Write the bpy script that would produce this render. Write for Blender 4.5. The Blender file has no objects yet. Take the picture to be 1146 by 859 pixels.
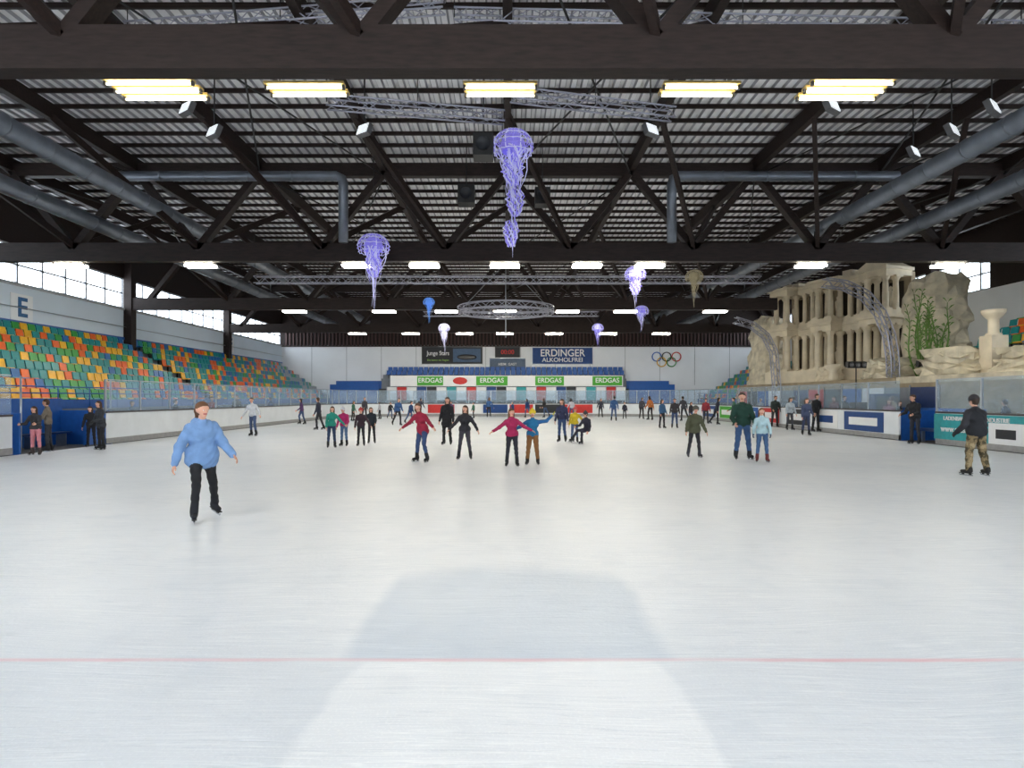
import bpy, math, random
import numpy as np
from mathutils import Vector, Matrix
random.seed(7)
F=690.0; CX=568.0; HY=445.0; CH=1.72
def P(px,py,d):
    return Vector(((px-CX)/F*d, d, CH+(HY-py)/F*d))
def G(px,py):
    d=F*CH/(py-HY)
    return Vector(((px-CX)/F*d, d, 0))
try:
    bpy.context.scene.view_settings.view_transform='Standard'
except Exception: pass

# ---------------------------------------------------------------- materials
MATS={}
def mat(name,col,rough=0.6,metal=0.0,var=0.12,scale=6.0,bump=0.0,emit=None,es=0.0,spec=0.5,coords='Object',stretch=None):
    if name in MATS: return MATS[name]
    m=bpy.data.materials.new(name); m.use_nodes=True
    nt=m.node_tree; b=nt.nodes['Principled BSDF']
    b.inputs['Roughness'].default_value=rough
    b.inputs['Metallic'].default_value=metal
    b.inputs['Specular IOR Level'].default_value=spec
    tc=nt.nodes.new('ShaderNodeTexCoord')
    mp=nt.nodes.new('ShaderNodeMapping')
    if stretch: mp.inputs['Scale'].default_value=stretch
    nt.links.new(tc.outputs[coords],mp.inputs['Vector'])
    nz=nt.nodes.new('ShaderNodeTexNoise'); nz.inputs['Scale'].default_value=scale; nz.inputs['Detail'].default_value=4
    nt.links.new(mp.outputs[0],nz.inputs['Vector'])
    r=nt.nodes.new('ShaderNodeValToRGB')
    r.color_ramp.elements[0].position=0.3; r.color_ramp.elements[1].position=0.7
    c0=[max(0,c*(1-var)) for c in col]; c1=[min(1,c*(1+var)) for c in col]
    r.color_ramp.elements[0].color=(*c0,1); r.color_ramp.elements[1].color=(*c1,1)
    nt.links.new(nz.outputs['Fac'],r.inputs[0]); nt.links.new(r.outputs[0],b.inputs['Base Color'])
    if bump>0:
        bp=nt.nodes.new('ShaderNodeBump'); bp.inputs['Strength'].default_value=bump; bp.inputs['Distance'].default_value=0.02
        nt.links.new(nz.outputs['Fac'],bp.inputs['Height']); nt.links.new(bp.outputs[0],b.inputs['Normal'])
    if emit:
        b.inputs['Emission Color'].default_value=(*emit,1); b.inputs['Emission Strength'].default_value=es
    MATS[name]=m; return m
def S(r,g,b):
    f=lambda c:(c/255/12.92 if c/255<=0.04045 else ((c/255+0.055)/1.055)**2.4)
    return (f(r),f(g),f(b))
wood=mat('dark_stained_timber',S(36,25,22),0.6,var=0.4,scale=3,stretch=(1,6,6),spec=0.3)
steel=mat('galvanised_steel',S(170,175,182),0.35,0.8,var=0.1)
alu=mat('aluminium_truss_metal',S(165,167,182),0.35,0.6)
duct_m=mat('duct_sheet_metal',S(118,124,134),0.4,0.6,var=0.15,scale=2)
black=mat('black_metal',S(22,22,25),0.5)
white_wall=mat('white_painted_wall',S(236,240,245),0.7,var=0.03,scale=0.6)
blue_wall=mat('pale_blue_wall',S(214,228,241),0.7,var=0.04,scale=0.5)
conc=mat('grey_concrete',S(130,136,144),0.85,var=0.12,scale=2,bump=0.2)
floor_m=mat('rubber_floor',S(90,92,96),0.9)
board_w=mat('white_board_panel',S(226,231,236),0.35,var=0.05,scale=1.5)
board_trim=mat('board_cap_rail',S(60,52,56),0.4)
kick=mat('kick_plate',S(150,150,150),0.4)
blue_p=mat('blue_paint',S(20,86,165),0.45)
blue_d=mat('dark_blue_paint',S(20,48,100),0.45)
signblue=mat('sign_blue',S(25,95,150),0.5)
green_p=mat('banner_green',S(70,165,45),0.6)
red_p=mat('banner_red',S(195,45,42),0.6)
white_p=mat('banner_white',S(235,236,238),0.6,var=0.02)
navy=mat('banner_navy',S(12,62,125),0.6)
dark_b=mat('banner_dark',S(30,33,40),0.6)
teal_p=mat('banner_teal',S(35,155,162),0.5)
stone=mat('sandstone',S(222,210,186),0.85,var=0.12,scale=1.5,bump=0.3)
stone_m=mat('sandstone_mid',S(158,143,118),0.9,var=0.2,scale=2,bump=0.4)
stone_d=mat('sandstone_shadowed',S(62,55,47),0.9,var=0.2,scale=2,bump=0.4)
rockm=mat('rock_scenery',S(205,196,174),0.9,var=0.3,scale=1.6,bump=0.8)
kelp=mat('green_plant',S(92,128,50),0.6,var=0.4)
tube_e=mat('fluorescent_tube',(1,0.95,0.8),0.5,emit=(1.0,0.93,0.77),es=130)
tube_n=mat('fluorescent_tube_soft',(1,0.95,0.8),0.5,emit=(1.0,0.88,0.56),es=16)
refl=mat('lamp_reflector_cream',S(235,205,130),0.4)  # yellow glow of the tubes put into the reflector colour
slat=mat('slatted_timber_band',S(62,36,34),0.6,var=0.4,scale=4,stretch=(6,1,0.2))
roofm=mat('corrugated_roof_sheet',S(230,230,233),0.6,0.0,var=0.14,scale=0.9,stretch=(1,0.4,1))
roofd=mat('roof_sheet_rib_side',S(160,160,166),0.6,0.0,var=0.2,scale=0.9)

def glass_mat():
    m=bpy.data.materials.new('barrier_glass'); m.use_nodes=True; nt=m.node_tree
    nt.nodes.clear()
    o=nt.nodes.new('ShaderNodeOutputMaterial'); mx=nt.nodes.new('ShaderNodeMixShader')
    t=nt.nodes.new('ShaderNodeBsdfTransparent'); t.inputs[0].default_value=(0.88,0.94,1,1)
    g=nt.nodes.new('ShaderNodeBsdfPrincipled'); g.inputs['Base Color'].default_value=(0.66,0.80,0.92,1); g.inputs['Roughness'].default_value=0.15
    n=nt.nodes.new('ShaderNodeTexNoise'); n.inputs['Scale'].default_value=1.5
    mr=nt.nodes.new('ShaderNodeMapRange'); mr.inputs[3].default_value=0.03; mr.inputs[4].default_value=0.34
    nt.links.new(n.outputs[0],mr.inputs[0]); nt.links.new(mr.outputs[0],mx.inputs[0])
    nt.links.new(t.outputs[0],mx.inputs[1]); nt.links.new(g.outputs[0],mx.inputs[2]); nt.links.new(mx.outputs[0],o.inputs[0])
    return m
glass=glass_mat()

# ---------------------------------------------------------------- mesh builder
class MB:
    def __init__(s): s.v=[];s.f=[];s.m=[];s.s=[];s.mats=[]
    def mi(s,mt):
        if mt not in s.mats: s.mats.append(mt)
        return s.mats.index(mt)
    def add(s,vs,fs,mt,sm=False):
        o=len(s.v); s.v.extend([tuple(v) for v in vs]); k=s.mi(mt)
        for f in fs: s.f.append(tuple(i+o for i in f)); s.m.append(k); s.s.append(sm)
    def bx(s,x0,x1,y0,y1,z0,z1,mt):
        vs=[(x,y,z) for x in (x0,x1) for y in (y0,y1) for z in (z0,z1)]
        s.add(vs,[(0,1,3,2),(4,6,7,5),(0,4,5,1),(2,3,7,6),(0,2,6,4),(1,5,7,3)],mt)
    def obox(s,c,sz,R,mt):
        c=Vector(c); vs=[c+R@Vector((x*sz[0]/2,y*sz[1]/2,z*sz[2]/2)) for x in (-1,1) for y in (-1,1) for z in (-1,1)]
        s.add(vs,[(0,1,3,2),(4,6,7,5),(0,4,5,1),(2,3,7,6),(0,2,6,4),(1,5,7,3)],mt)
    def beam(s,a,b,w,h,mt,up=(0,0,1)):
        a=Vector(a);b=Vector(b);d=(b-a); L=d.length
        if L<1e-6: return
        d.normalize(); up=Vector(up)
        if abs(d.dot(up))>0.98: up=Vector((0,1,0))
        x=d.cross(up).normalized(); z=x.cross(d).normalized()
        R=Matrix((x,d,z)).transposed()
        s.obox((a+b)/2,(w,L,h),R,mt)
    def tube(s,pts,rad,mt,n=8,caps=True,sm=True):
        pts=[Vector(p) for p in pts]; N=len(pts)
        if not hasattr(rad,'__len__'): rad=[rad]*N
        vs=[];fs=[]; ref=None
        for i,p in enumerate(pts):
            t=(pts[min(i+1,N-1)]-pts[max(i-1,0)])
            if t.length<1e-9: t=Vector((0,0,1))
            t.normalize()
            if ref is None:
                ref=Vector((0,0,1)) if abs(t.z)<0.9 else Vector((1,0,0))
            x=(ref-t*ref.dot(t)).normalized(); ref=x; y=t.cross(x)
            for k in range(n):
                a=2*math.pi*k/n; vs.append(p+(x*math.cos(a)+y*math.sin(a))*rad[i])
        for i in range(N-1):
            for k in range(n):
                k2=(k+1)%n; fs.append((i*n+k,i*n+k2,(i+1)*n+k2,(i+1)*n+k))
        if caps: fs.append(tuple(range(n-1,-1,-1))); fs.append(tuple((N-1)*n+k for k in range(n)))
        s.add(vs,fs,mt,sm)
    def lathe(s,prof,c,mt,n=16,sm=True,R=None):
        c=Vector(c);vs=[];fs=[]
        for r,z in prof:
            for k in range(n):
                a=2*math.pi*k/n; q=Vector((r*math.cos(a),r*math.sin(a),z))
                if R: q=R@q
                vs.append(c+q)
        for i in range(len(prof)-1):
            for k in range(n):
                k2=(k+1)%n; fs.append((i*n+k,i*n+k2,(i+1)*n+k2,(i+1)*n+k))
        s.add(vs,fs,mt,sm)
    def ell(s,c,r,mt,n=10,m=6,R=None):
        vs=[];fs=[];c=Vector(c)
        for i in range(m+1):
            t=math.pi*i/m
            for k in range(n):
                a=2*math.pi*k/n; q=Vector((r[0]*math.sin(t)*math.cos(a),r[1]*math.sin(t)*math.sin(a),-r[2]*math.cos(t)))
                if R: q=R@q
                vs.append(c+q)
        for i in range(m):
            for k in range(n):
                k2=(k+1)%n; fs.append((i*n+k,i*n+k2,(i+1)*n+k2,(i+1)*n+k))
        s.add(vs,fs,mt,True)
    def obj(s,name,loc=(0,0,0),rotz=0,parent=None):
        me=bpy.data.meshes.new(name); me.from_pydata(s.v,[],s.f)
        for m in s.mats: me.materials.append(m)
        me.polygons.foreach_set('material_index',s.m); me.polygons.foreach_set('use_smooth',s.s); me.update()
        o=bpy.data.objects.new(name,me); bpy.context.collection.objects.link(o)
        o.location=loc; o.rotation_euler=(0,0,rotz)
        if parent: o.parent=parent
        return o
def text(body,loc,size,rz,mt,parent,sx=1.0,name='lettering'):
    cu=bpy.data.curves.new(name,'FONT'); cu.body=body; cu.size=size; cu.align_x='CENTER'; cu.align_y='CENTER'; cu.extrude=0.01
    cu.offset=size*0.012
    cu.materials.append(mt)
    o=bpy.data.objects.new(name,cu); bpy.context.collection.objects.link(o)
    o.location=loc; o.rotation_euler=(math.pi/2,0,rz); o.scale=(sx,1,1); o.parent=parent
    return o

# ---------------------------------------------------------------- camera + world
cam_d=bpy.data.cameras.new('camera'); cam=bpy.data.objects.new('camera',cam_d); bpy.context.collection.objects.link(cam)
cam.location=(0,0,CH); cam.rotation_euler=(math.pi/2,0,0)
cam_d.sensor_width=36; cam_d.sensor_fit='HORIZONTAL'; cam_d.lens=F/1146*36
cam_d.shift_x=(573-CX)/1146; cam_d.shift_y=(HY-429.5)/1146
cam_d.clip_start=0.05; cam_d.clip_end=300
bpy.context.scene.camera=cam
w=bpy.data.worlds.new('world'); bpy.context.scene.world=w; w.use_nodes=True
bg=w.node_tree.nodes['Background']; bg.inputs[0].default_value=(0.83,0.915,1.0,1); bg.inputs[1].default_value=7.3

# ---------------------------------------------------------------- room
LX=-14.8; RX=15.8; WL=-22.7; WR=25.5; FY=58.0; WY=62.0; ROOF=11.0
def rink_path(off=0.0,y0=-1.0,rad=7.0,n=10):
    l=LX-off; r=RX+off; f=FY+off; R=rad+off
    pts=[(l,y0)]
    for i in range(n+1):
        a=math.pi-math.pi/2*i/n; pts.append((l+R+R*math.cos(a), f-R+R*math.sin(a)))
    for i in range(n+1):
        a=math.pi/2-math.pi/2*i/n; pts.append((r-R+R*math.cos(a), f-R+R*math.sin(a)))
    pts.append((r,y0)); return pts
ice=bpy.data.materials.new('skated_ice'); ice.use_nodes=True; nt=ice.node_tree; bs=nt.nodes['Principled BSDF']
N=nt.nodes.new; Lk=nt.links.new
tc=N('ShaderNodeTexCoord'); sep=N('ShaderNodeSeparateXYZ'); Lk(tc.outputs['Object'],sep.inputs[0])
def mm(op,a,b=None,c=None):
    n=N('ShaderNodeMath'); n.operation=op
    for i,x in enumerate((a,b,c)):
        if x is None: continue
        if isinstance(x,(int,float)): n.inputs[i].default_value=x
        else: Lk(x,n.inputs[i])
    return n.outputs[0]
def smooth(x,a,b):
    n=N('ShaderNodeMapRange'); n.interpolation_type='SMOOTHSTEP'; Lk(x,n.inputs[0]); n.inputs[1].default_value=a; n.inputs[2].default_value=b
    return n.outputs[0]
def noise(scale,detail=2,vec=None,dist=0):
    n=N('ShaderNodeTexNoise'); n.inputs['Scale'].default_value=scale; n.inputs['Detail'].default_value=detail; n.inputs['Distortion'].default_value=dist
    Lk(vec or tc.outputs['Object'],n.inputs['Vector']); return n
wn=noise(1.2)
wob=mm('MULTIPLY',mm('SUBTRACT',wn.outputs['Fac'],0.5),0.2)
X=mm('ADD',sep.outputs[0],wob); Y=mm('ADD',sep.outputs[1],mm('MULTIPLY',wob,0.25))
def mixc(fac,ca,cb,mode='MIX'):
    n=N('ShaderNodeMix'); n.data_type='RGBA'; n.blend_type=mode
    Lk(fac,n.inputs[0])
    for i,cc in ((6,ca),(7,cb)):
        if isinstance(cc,tuple): n.inputs[i].default_value=(*cc,1)
        else: Lk(cc,n.inputs[i])
    return n.outputs[2]
big=noise(0.35,6)
base=mixc(smooth(big.outputs['Fac'],0.3,0.7),(0.73,0.765,0.81),(0.80,0.825,0.86))
for yy in (24.0,38.0):
    l2=mm('SUBTRACT',1.0,smooth(mm('ABSOLUTE',mm('SUBTRACT',Y,yy)),0.1,0.2)); base=mixc(mm('MULTIPLY',l2,0.12),base,(0.3,0.4,0.8))
cn=noise(0.35,1); wv=N('ShaderNodeVectorMath'); wv.operation='MULTIPLY_ADD'; Lk(cn.outputs['Color'],wv.inputs[0]); wv.inputs[1].default_value=(0.8,0.8,0); Lk(tc.outputs['Object'],wv.inputs[2])
sc=None; dk=None
for k,(ang,sx,sy) in enumerate([(0.25,0.7,30),(1.1,0.8,36),(2.2,0.7,26),(2.8,0.6,28),(1.7,0.8,38),(0.7,0.6,24),(1.4,0.7,27),(2.5,0.6,34)]):
    mp=N('ShaderNodeMapping'); mp.inputs['Rotation'].default_value=(0,0,ang); mp.inputs['Scale'].default_value=(sx,sy,1); mp.inputs['Location'].default_value=(k*3.1,k*7,0)
    Lk(wv.outputs[0],mp.inputs[0]); nn_=noise(1.0,1,mp.outputs[0])
    l=mm('SUBTRACT',1.0,smooth(mm('ABSOLUTE',mm('SUBTRACT',nn_.outputs['Fac'],0.64 if k%2 else 0.37)),0.0,0.025))
    if k%3==2: dk=l if dk is None else mm('MAXIMUM',dk,l)
    else: sc=l if sc is None else mm('MAXIMUM',sc,l)
patch=smooth(noise(1.3,3).outputs['Fac'],0.38,0.6)
base=mixc(mm('MULTIPLY',mm('MULTIPLY_ADD',patch,0.5,0.2),sc),base,(0.90,0.92,0.94))
base=mixc(mm('MULTIPLY',dk,0.26),base,(0.44,0.50,0.58))
fn=noise(60,4)
base=mixc(mm('MULTIPLY',smooth(fn.outputs['Fac'],0.5,0.68),0.35),base,(0.90,0.92,0.94))
scuff=smooth(noise(2.2,6).outputs['Fac'],0.5,0.72)
base=mixc(mm('MULTIPLY',scuff,0.2),base,(0.58,0.635,0.70))
# painted goal crease, strip behind the goal line and the line itself (under the ice film)
ax=mm('ABSOLUTE',X)
cy=mm('ADD',Y,mm('MULTIPLY',mm('MULTIPLY',X,X),0.25))
near=mm('SUBTRACT',1.0,smooth(Y,3.4,5.4))
stp=mm('MULTIPLY',mm('SUBTRACT',1.0,smooth(mm('ADD',ax,mm('MULTIPLY',smooth(Y,3.6,4.2),0.12)),1.0,1.08)),mm('SUBTRACT',1.0,smooth(Y,3.98,4.06)))
nfac=mm('MULTIPLY',near,mm('SUBTRACT',1.0,mm('MULTIPLY',stp,0.95)))
base=mixc(nfac,base,(0.865,0.885,0.91),'MULTIPLY')
cre=mm('MULTIPLY',mm('SUBTRACT',1.0,smooth(ax,1.0,1.16)),mm('MULTIPLY',smooth(Y,4.02,4.08),mm('SUBTRACT',1.0,smooth(cy,5.9,6.5))))
base=mixc(cre,base,(0.80,0.845,0.895),'MULTIPLY')
ln=mm('SUBTRACT',1.0,smooth(mm('ABSOLUTE',mm('SUBTRACT',Y,4.05)),0.008,0.04))
base=mixc(mm('MULTIPLY',ln,mm('MULTIPLY_ADD',wn.outputs['Fac'],1.2,-0.28)),base,(0.75,0.25,0.32))
Lk(base,bs.inputs['Base Color'])
bs.inputs['Roughness'].default_value=0.36; bs.inputs['Specular IOR Level'].default_value=0.33
bp=N('ShaderNodeBump'); bp.inputs['Strength'].default_value=0.3; bp.inputs['Distance'].default_value=0.01
Lk(mm('ADD',mm('MULTIPLY',mm('ADD',sc,dk),-0.4),noise(25,3).outputs['Fac']),bp.inputs['Height']); Lk(bp.outputs[0],bs.inputs['Normal'])
b=MB(); pts=rink_path(0.0,-3.0); b.add([(x,y,0) for x,y in pts],[tuple(range(len(pts)-1,-1,-1))],ice); b.obj('ice_rink_surface')
b=MB(); b.bx(WL-0.5,WR+0.5,-8.4,WY+0.5,-0.3,-0.03,floor_m); b.obj('floor')

# roof
b=MB(); x=WL-1; prof=[]
while x<WR+1:
    prof+= [(x,ROOF),(x+0.14,ROOF),(x+0.18,ROOF+0.08),(x+0.28,ROOF+0.08)]; x+=0.32
n=len(prof); vs=[]
for yy in (-8.4,WY+0.5): vs+=[(p[0],yy,p[1]) for p in prof]
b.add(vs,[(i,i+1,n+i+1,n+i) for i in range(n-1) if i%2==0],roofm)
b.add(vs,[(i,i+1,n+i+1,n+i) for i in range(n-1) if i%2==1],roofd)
b.bx(WL-1,WR+1,-8.4,WY+0.5,ROOF+0.1,ROOF+0.2,conc)
b.obj('ceiling')
b=MB(); y=-7.5
while y<WY:
    b.bx(WL,WR,y-0.04,y+0.04,ROOF-0.13,ROOF-0.005,wood); y+=1.0
for k in range(-4,6):
    b.bx(k*4.75-0.11,k*4.75+0.11,-8,WY,ROOF-0.62,ROOF-0.13,wood)
b.obj('roof_purlins')
TY=[9.94,23.7,36.7,49.5]
TZ0=6.94
for i,ty in enumerate(TY):
    b=MB()
    xr=WR if i!=2 else 16.0
    b.bx(WL,xr,ty-0.17,ty+0.17,TZ0,TZ0+0.70,wood)
    b.bx(WL,WR,ty-0.15,ty+0.15,ROOF-0.8,ROOF-0.3,wood)
    for k in range(-4,6):
        tx=k*4.75
        for s in (-1,1):
            bx_=tx+s*2.375
            if bx_>xr or bx_<WL: continue
            b.beam((tx,ty,ROOF-0.6),(bx_,ty,TZ0+0.5),0.24,0.34,wood,up=(0,1,0))
    for k in range(-4,5):
        xx=k*4.75+2.375
        if xx>xr: continue
        for s in (-1,1):
            b.beam((xx,ty+s*0.1,TZ0+0.6),(k*4.75+(4.75 if s>0 else 0),ty+s*4.6,ROOF-0.5),0.14,0.22,wood)
    b.obj('timber_roof_truss')
    b=MB(); b.bx(WL-0.02,WL+0.45,ty-0.25,ty+0.25,-0.03,ROOF,wood); b.obj('timber_column')
    b=MB(); b.bx(WR-0.45,WR+0.02,ty-0.25,ty+0.25,-0.03,ROOF,wood); b.obj('timber_column')
b=MB()
for i in range(3):
    for k in (-4,-2,0,2,3):
        b.tube([(k*4.75,TY[i],ROOF-0.75),((k+1)*4.75,TY[i+1],ROOF-0.75)],0.03,black,6)
        b.tube([((k+1)*4.75,TY[i],ROOF-0.78),(k*4.75,TY[i+1],ROOF-0.78)],0.03,black,6)
b.obj('roof_wind_bracing')

# walls
b=MB(); b.bx(WL-0.3,WL,-8,WY,0,7.0,blue_wall); b.bx(WL-0.3,WL,-8,WY,8.8,ROOF,wood); b.obj('wall_left')
b=MB(); b.bx(WR,WR+0.3,-8,WY,0,7.5,white_wall); b.bx(WR,WR+0.3,-8,WY,9.3,ROOF,wood); b.bx(WR,WR+0.3,24,32.6,7.5,9.3,wood); b.obj('wall_right')
b=MB(); b.bx(WL-0.3,WR+0.3,-8.3,-8,0,5.2,white_wall); b.bx(WL-0.3,WR+0.3,-8.3,-8,9.3,ROOF,wood); b.obj('wall_near')  # unseen wall added behind the camera to cut incoming sky light
pane=mat('window_frame',S(170,174,180),0.5)
def windows(x,z0,z1,side):
    edges=[-8]+TY+[WY]
    for i in range(len(edges)-1):
        b=MB(); a,c=edges[i]+0.25,edges[i+1]-0.25
        n=max(2,int((c-a)/1.4)); st=(c-a)/n
        for k in range(n+1):
            b.bx(x-0.06,x+0.06,a+k*st-0.055,a+k*st+0.055,z0,z1,pane)
        for zz in (z0+0.04,(z0+z1)/2,z1-0.04): b.bx(x-0.06,x+0.06,a,c,zz-0.04,zz+0.04,pane)
        b.obj('window_%s_%d'%(side,i+1))
windows(WL-0.12,7.0,8.8,'left'); windows(WR+0.12,7.5,9.3,'right')
b=MB()
for k in range(25): x=WL+k*2.0; b.bx(x-0.05,x+0.05,-8.2,-8.1,5.2,9.3,pane)
b.bx(WL,WR,-8.2,-8.1,7.2,7.3,pane); b.obj('window_near_1')  # frame bars in the added wall's opening, out of view
b=MB(); b.bx(WL-0.3,WR+0.3,WY,WY+0.3,0,7.0,white_wall)
b.bx(WL-0.3,WR+0.3,WY,WY+0.3,7.0,ROOF,wood)
b.obj('wall_far')
b=MB()
x=WL+0.4
while x<WR-0.3:
    b.bx(x,x+0.16,WY-0.12,WY,6.95,8.35,slat); x+=0.36
b.bx(WL,WR,WY-0.14,WY,8.3,8.5,wood); b.bx(WL,WR,WY-0.14,WY,6.85,6.98,wood)
x=WL+3
while x<WR: b.bx(x,x+0.03,WY-0.02,WY,3,6.9,conc); x+=3.5
b.obj('trim_far_slats')
b=MB()
b.bx(WL,WL+0.06,-8,WY,5.15,5.3,blue_p); b.bx(WL,WL+0.08,-8,WY,6.9,7.02,pane)
b.tube([(WL+0.15,-5,5.9),(WL+0.15,WY,5.9)],0.02,steel,6)
b.obj('trim_left')

# ---------------------------------------------------------------- rink boards
def boards(path,name,skip=None,gz=2.4):
    b=MB(); g=MB()
    Z=lambda v,z:Vector((v.x,v.y,z))
    for i in range(len(path)-1):
        a=Vector((*path[i],0)); c=Vector((*path[i+1],0)); L=(c-a).length; n=max(1,round(L/2.2))
        for k in range(n):
            p=a+(c-a)*k/n; q=a+(c-a)*(k+1)/n
            if skip and skip(p,q): continue
            b.beam(Z(p,0.60),Z(q,0.60),0.08,1.16,board_w)
            b.beam(Z(p,0.12),Z(q,0.12),0.11,0.2,kick)
            b.beam(Z(p,1.19),Z(q,1.19),0.14,0.06,board_trim)
            b.beam(Z(p,1.2),Z(p,gz),0.06,0.06,steel)
            b.beam(Z(p,gz),Z(q,gz),0.03,0.03,steel)
            g.beam(Z(p,(1.2+gz)/2),Z(q,(1.2+gz)/2),0.012,gz-1.22,glass)
    o=b.obj(name); g.obj('glass_panels',parent=o)
    return o
pth=rink_path(0.1)
def gate_skip(p,q):
    m=(p+q)/2
    return (m.x<0 and 19.0<m.y<23.2) or (m.x>0 and 23.0<m.y<25.3) 
boards(pth,'rink_boards',skip=gate_skip)
b=MB(); xx=RX+0.06
b.bx(xx-0.02,xx,18.9,22.9,0.22,1.14,teal_p)
b.bx(xx-0.025,xx-0.02,18.9,20.3,0.22,0.9,white_p)
b.bx(xx-0.03,xx-0.025,19.2,20.0,0.4,0.7,dark_b)
o=b.obj('board_advert_panel'); text('LADENBAU & METALLINDUSTRIE',(xx-0.04,20.9,0.98),0.2,-math.pi/2,white_p,o)
text('www.messe.de',(xx-0.04,21.6,0.6),0.3,-math.pi/2,white_p,o)
for (y0,y1,c) in ((26,29,navy),(29.6,32,white_p),(32.4,35,dark_b),(36,38.5,red_p),(39,41,blue_p),(43,46,green_p),(47,50,navy)):
    b=MB(); b.bx(xx-0.03,xx,y0,y1,0.25,1.1,c); b.bx(xx-0.035,xx-0.03,y0+0.4,y1-0.4,0.5,0.85,white_p if c!=white_p else navy); b.obj('board_advert_panel')
b=MB()
for k,(x0,x1,c) in enumerate([(-7.5,-5,red_p),(-4.8,-2.5,white_p),(-2.3,0,navy),(0.2,2.4,red_p),(2.6,5,dark_b),(5.2,8,red_p)]):
    b.bx(x0,x1,FY+0.03,FY+0.05,0.3,1.1,c)
b.obj('far_board_adverts')
b=MB()
b.bx(-17.0,-16.9,18.9,23.4,-0.03,1.7,blue_p); b.bx(-17,-14.98,18.9,18.98,-0.03,1.25,blue_p); b.bx(-17,-14.98,23.3,23.38,-0.03,1.25,blue_p)
b.bx(-16.6,-16.15,19.4,22.9,0.42,0.48,blue_d)
for y in (19.6,21.1,22.6): b.bx(-16.55,-16.2,y,y+0.06,-0.03,0.42,steel)
b.bx(-15.0,-14.88,21.8,23.3,0.05,1.15,blue_p)
b.tube([(-15,19.0,0),(-15,19.0,2.4)],0.03,steel); b.tube([(-15,23.3,0),(-15,23.3,2.4)],0.03,steel)
b.obj('players_bench_box')
b=MB(); b.bx(17.6,17.7,22.8,27.5,-0.03,1.3,blue_p); b.bx(16.05,17.7,25.4,25.5,-0.03,1.2,blue_p); b.bx(16.6,17.2,23.2,25.2,0.4,0.5,blue_d)
b.bx(16.7,16.8,23.4,23.5,-0.03,0.4,steel); b.bx(16.7,16.8,24.8,24.9,-0.03,0.4,steel); b.obj('players_bench_box')

# ---------------------------------------------------------------- stands + seats
SC=[mat('seat_teal',S(12,140,145),0.35),mat('seat_green',S(50,155,68),0.35),mat('seat_orange',S(230,100,25),0.35),mat('seat_yellow',S(238,182,35),0.35),mat('seat_blue',S(25,105,175),0.35)]
seat_grey=mat('seat_grey',S(150,160,170),0.4)
def seat(b,x,y,z,sg,mt):
    pr=[(0.02,0.36),(0.0,0.41),(-0.06,0.43),(-0.30,0.39),(-0.37,0.43),(-0.44,0.78),(-0.47,0.78),(-0.41,0.40),(-0.31,0.35)]
    n=len(pr); vs=[(x+sg*p[0],y-0.2,z+p[1]) for p in pr]+[(x+sg*p[0],y+0.2,z+p[1]) for p in pr]
    fs=[(i,(i+1)%n,n+(i+1)%n,n+i) for i in range(n)]+[(0,1,2,3,8),(3,4,7,8),(4,5,6,7),tuple(n+i for i in (8,3,2,1,0)),tuple(n+i for i in (8,7,4,3)),tuple(n+i for i in (7,6,5,4))]
    b.add(vs,fs,mt)
    b.bx(x-sg*0.2-0.03,x-sg*0.2+0.03,y-0.03,y+0.03,z,z+0.37,black)
def stand(name,x0,sg,ya,yb,rows,z0,run,rise,seatfn,aisles):
    b=MB()
    for r in range(rows):
        xa=x0-sg*run*r; xb=x0-sg*run*(r+1); lo,hi=sorted((xa,xb))
        b.bx(lo,hi,ya,yb,-0.03,z0+rise*r,conc)
    b.obj(name+'_terrace')
    b=MB(); 
    for r in range(rows):
        y=ya+0.3
        while y<yb-0.2:
            if not any(abs(y-a)<0.5 for a in aisles):
                mt=seatfn(r,y)
                if mt: seat(b,x0-sg*(run*r+0.08),y,z0+rise*r,sg,mt)
            y+=0.48
    b.obj(name+'_seats')
    b=MB()
    fx=x0+sg*0.05
    b.bx(min(fx,fx-sg*0.1),max(fx,fx-sg*0.1),ya,yb,z0,z0+0.35,blue_p)
    for zz in (z0+0.6,z0+0.85): b.tube([(fx,ya,zz),(fx,yb,zz)],0.022,blue_p,6)
    y=ya
    while y<=yb: b.tube([(fx,y,z0),(fx,y,z0+0.85)],0.022,blue_p,6); y+=1.8
    b.obj(name+'_handrail')
def lf(r,y):
    if y>57 and random.random()<0.6: return seat_grey
    h=math.sin(y*0.9+r*1.3)+math.sin(y*0.37-r*0.8+1)
    if y>34: return SC[random.choice([0,0,0,4,0,2,2,3,1,4])]
    if random.random()<0.3: return SC[[0,1,2,3,0][int((h+2)*1.24)%5]]
    return SC[random.choice([0,0,0,0,0,4,1,1,2,3,2,3])]
stand('left_stand',-17.4,1,13,61.5,9,1.3,0.575,0.39,lf,[36.7])
def rf(r,y): return SC[random.choice([0,0,4,0,1,3,2])]
stand('right_stand',19.0,-1,50.2,61.5,8,1.3,0.6,0.39,rf,[])
b=MB()
for r in range(5):
    b.bx(21.6+0.75*r,min(WR,22.35+0.75*r),14,29.5,-0.03,3.7+0.45*r,conc)
b.bx(18.6,21.6,14,29.5,-0.03,2.7,rockm); b.bx(18.4,18.6,14,49.5,-0.03,2.4,stone_m)
b.obj('right_terrace')
b=MB()
for r in range(5):
    y=14.3
    while y<29.3:
        if abs(y-24)>0.7: seat(b,21.7+0.75*r,y,3.7+0.45*r,-1,SC[random.choice([0,0,0,4,1,2,3])])
        y+=0.5
b.obj('right_upper_seats')
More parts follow.
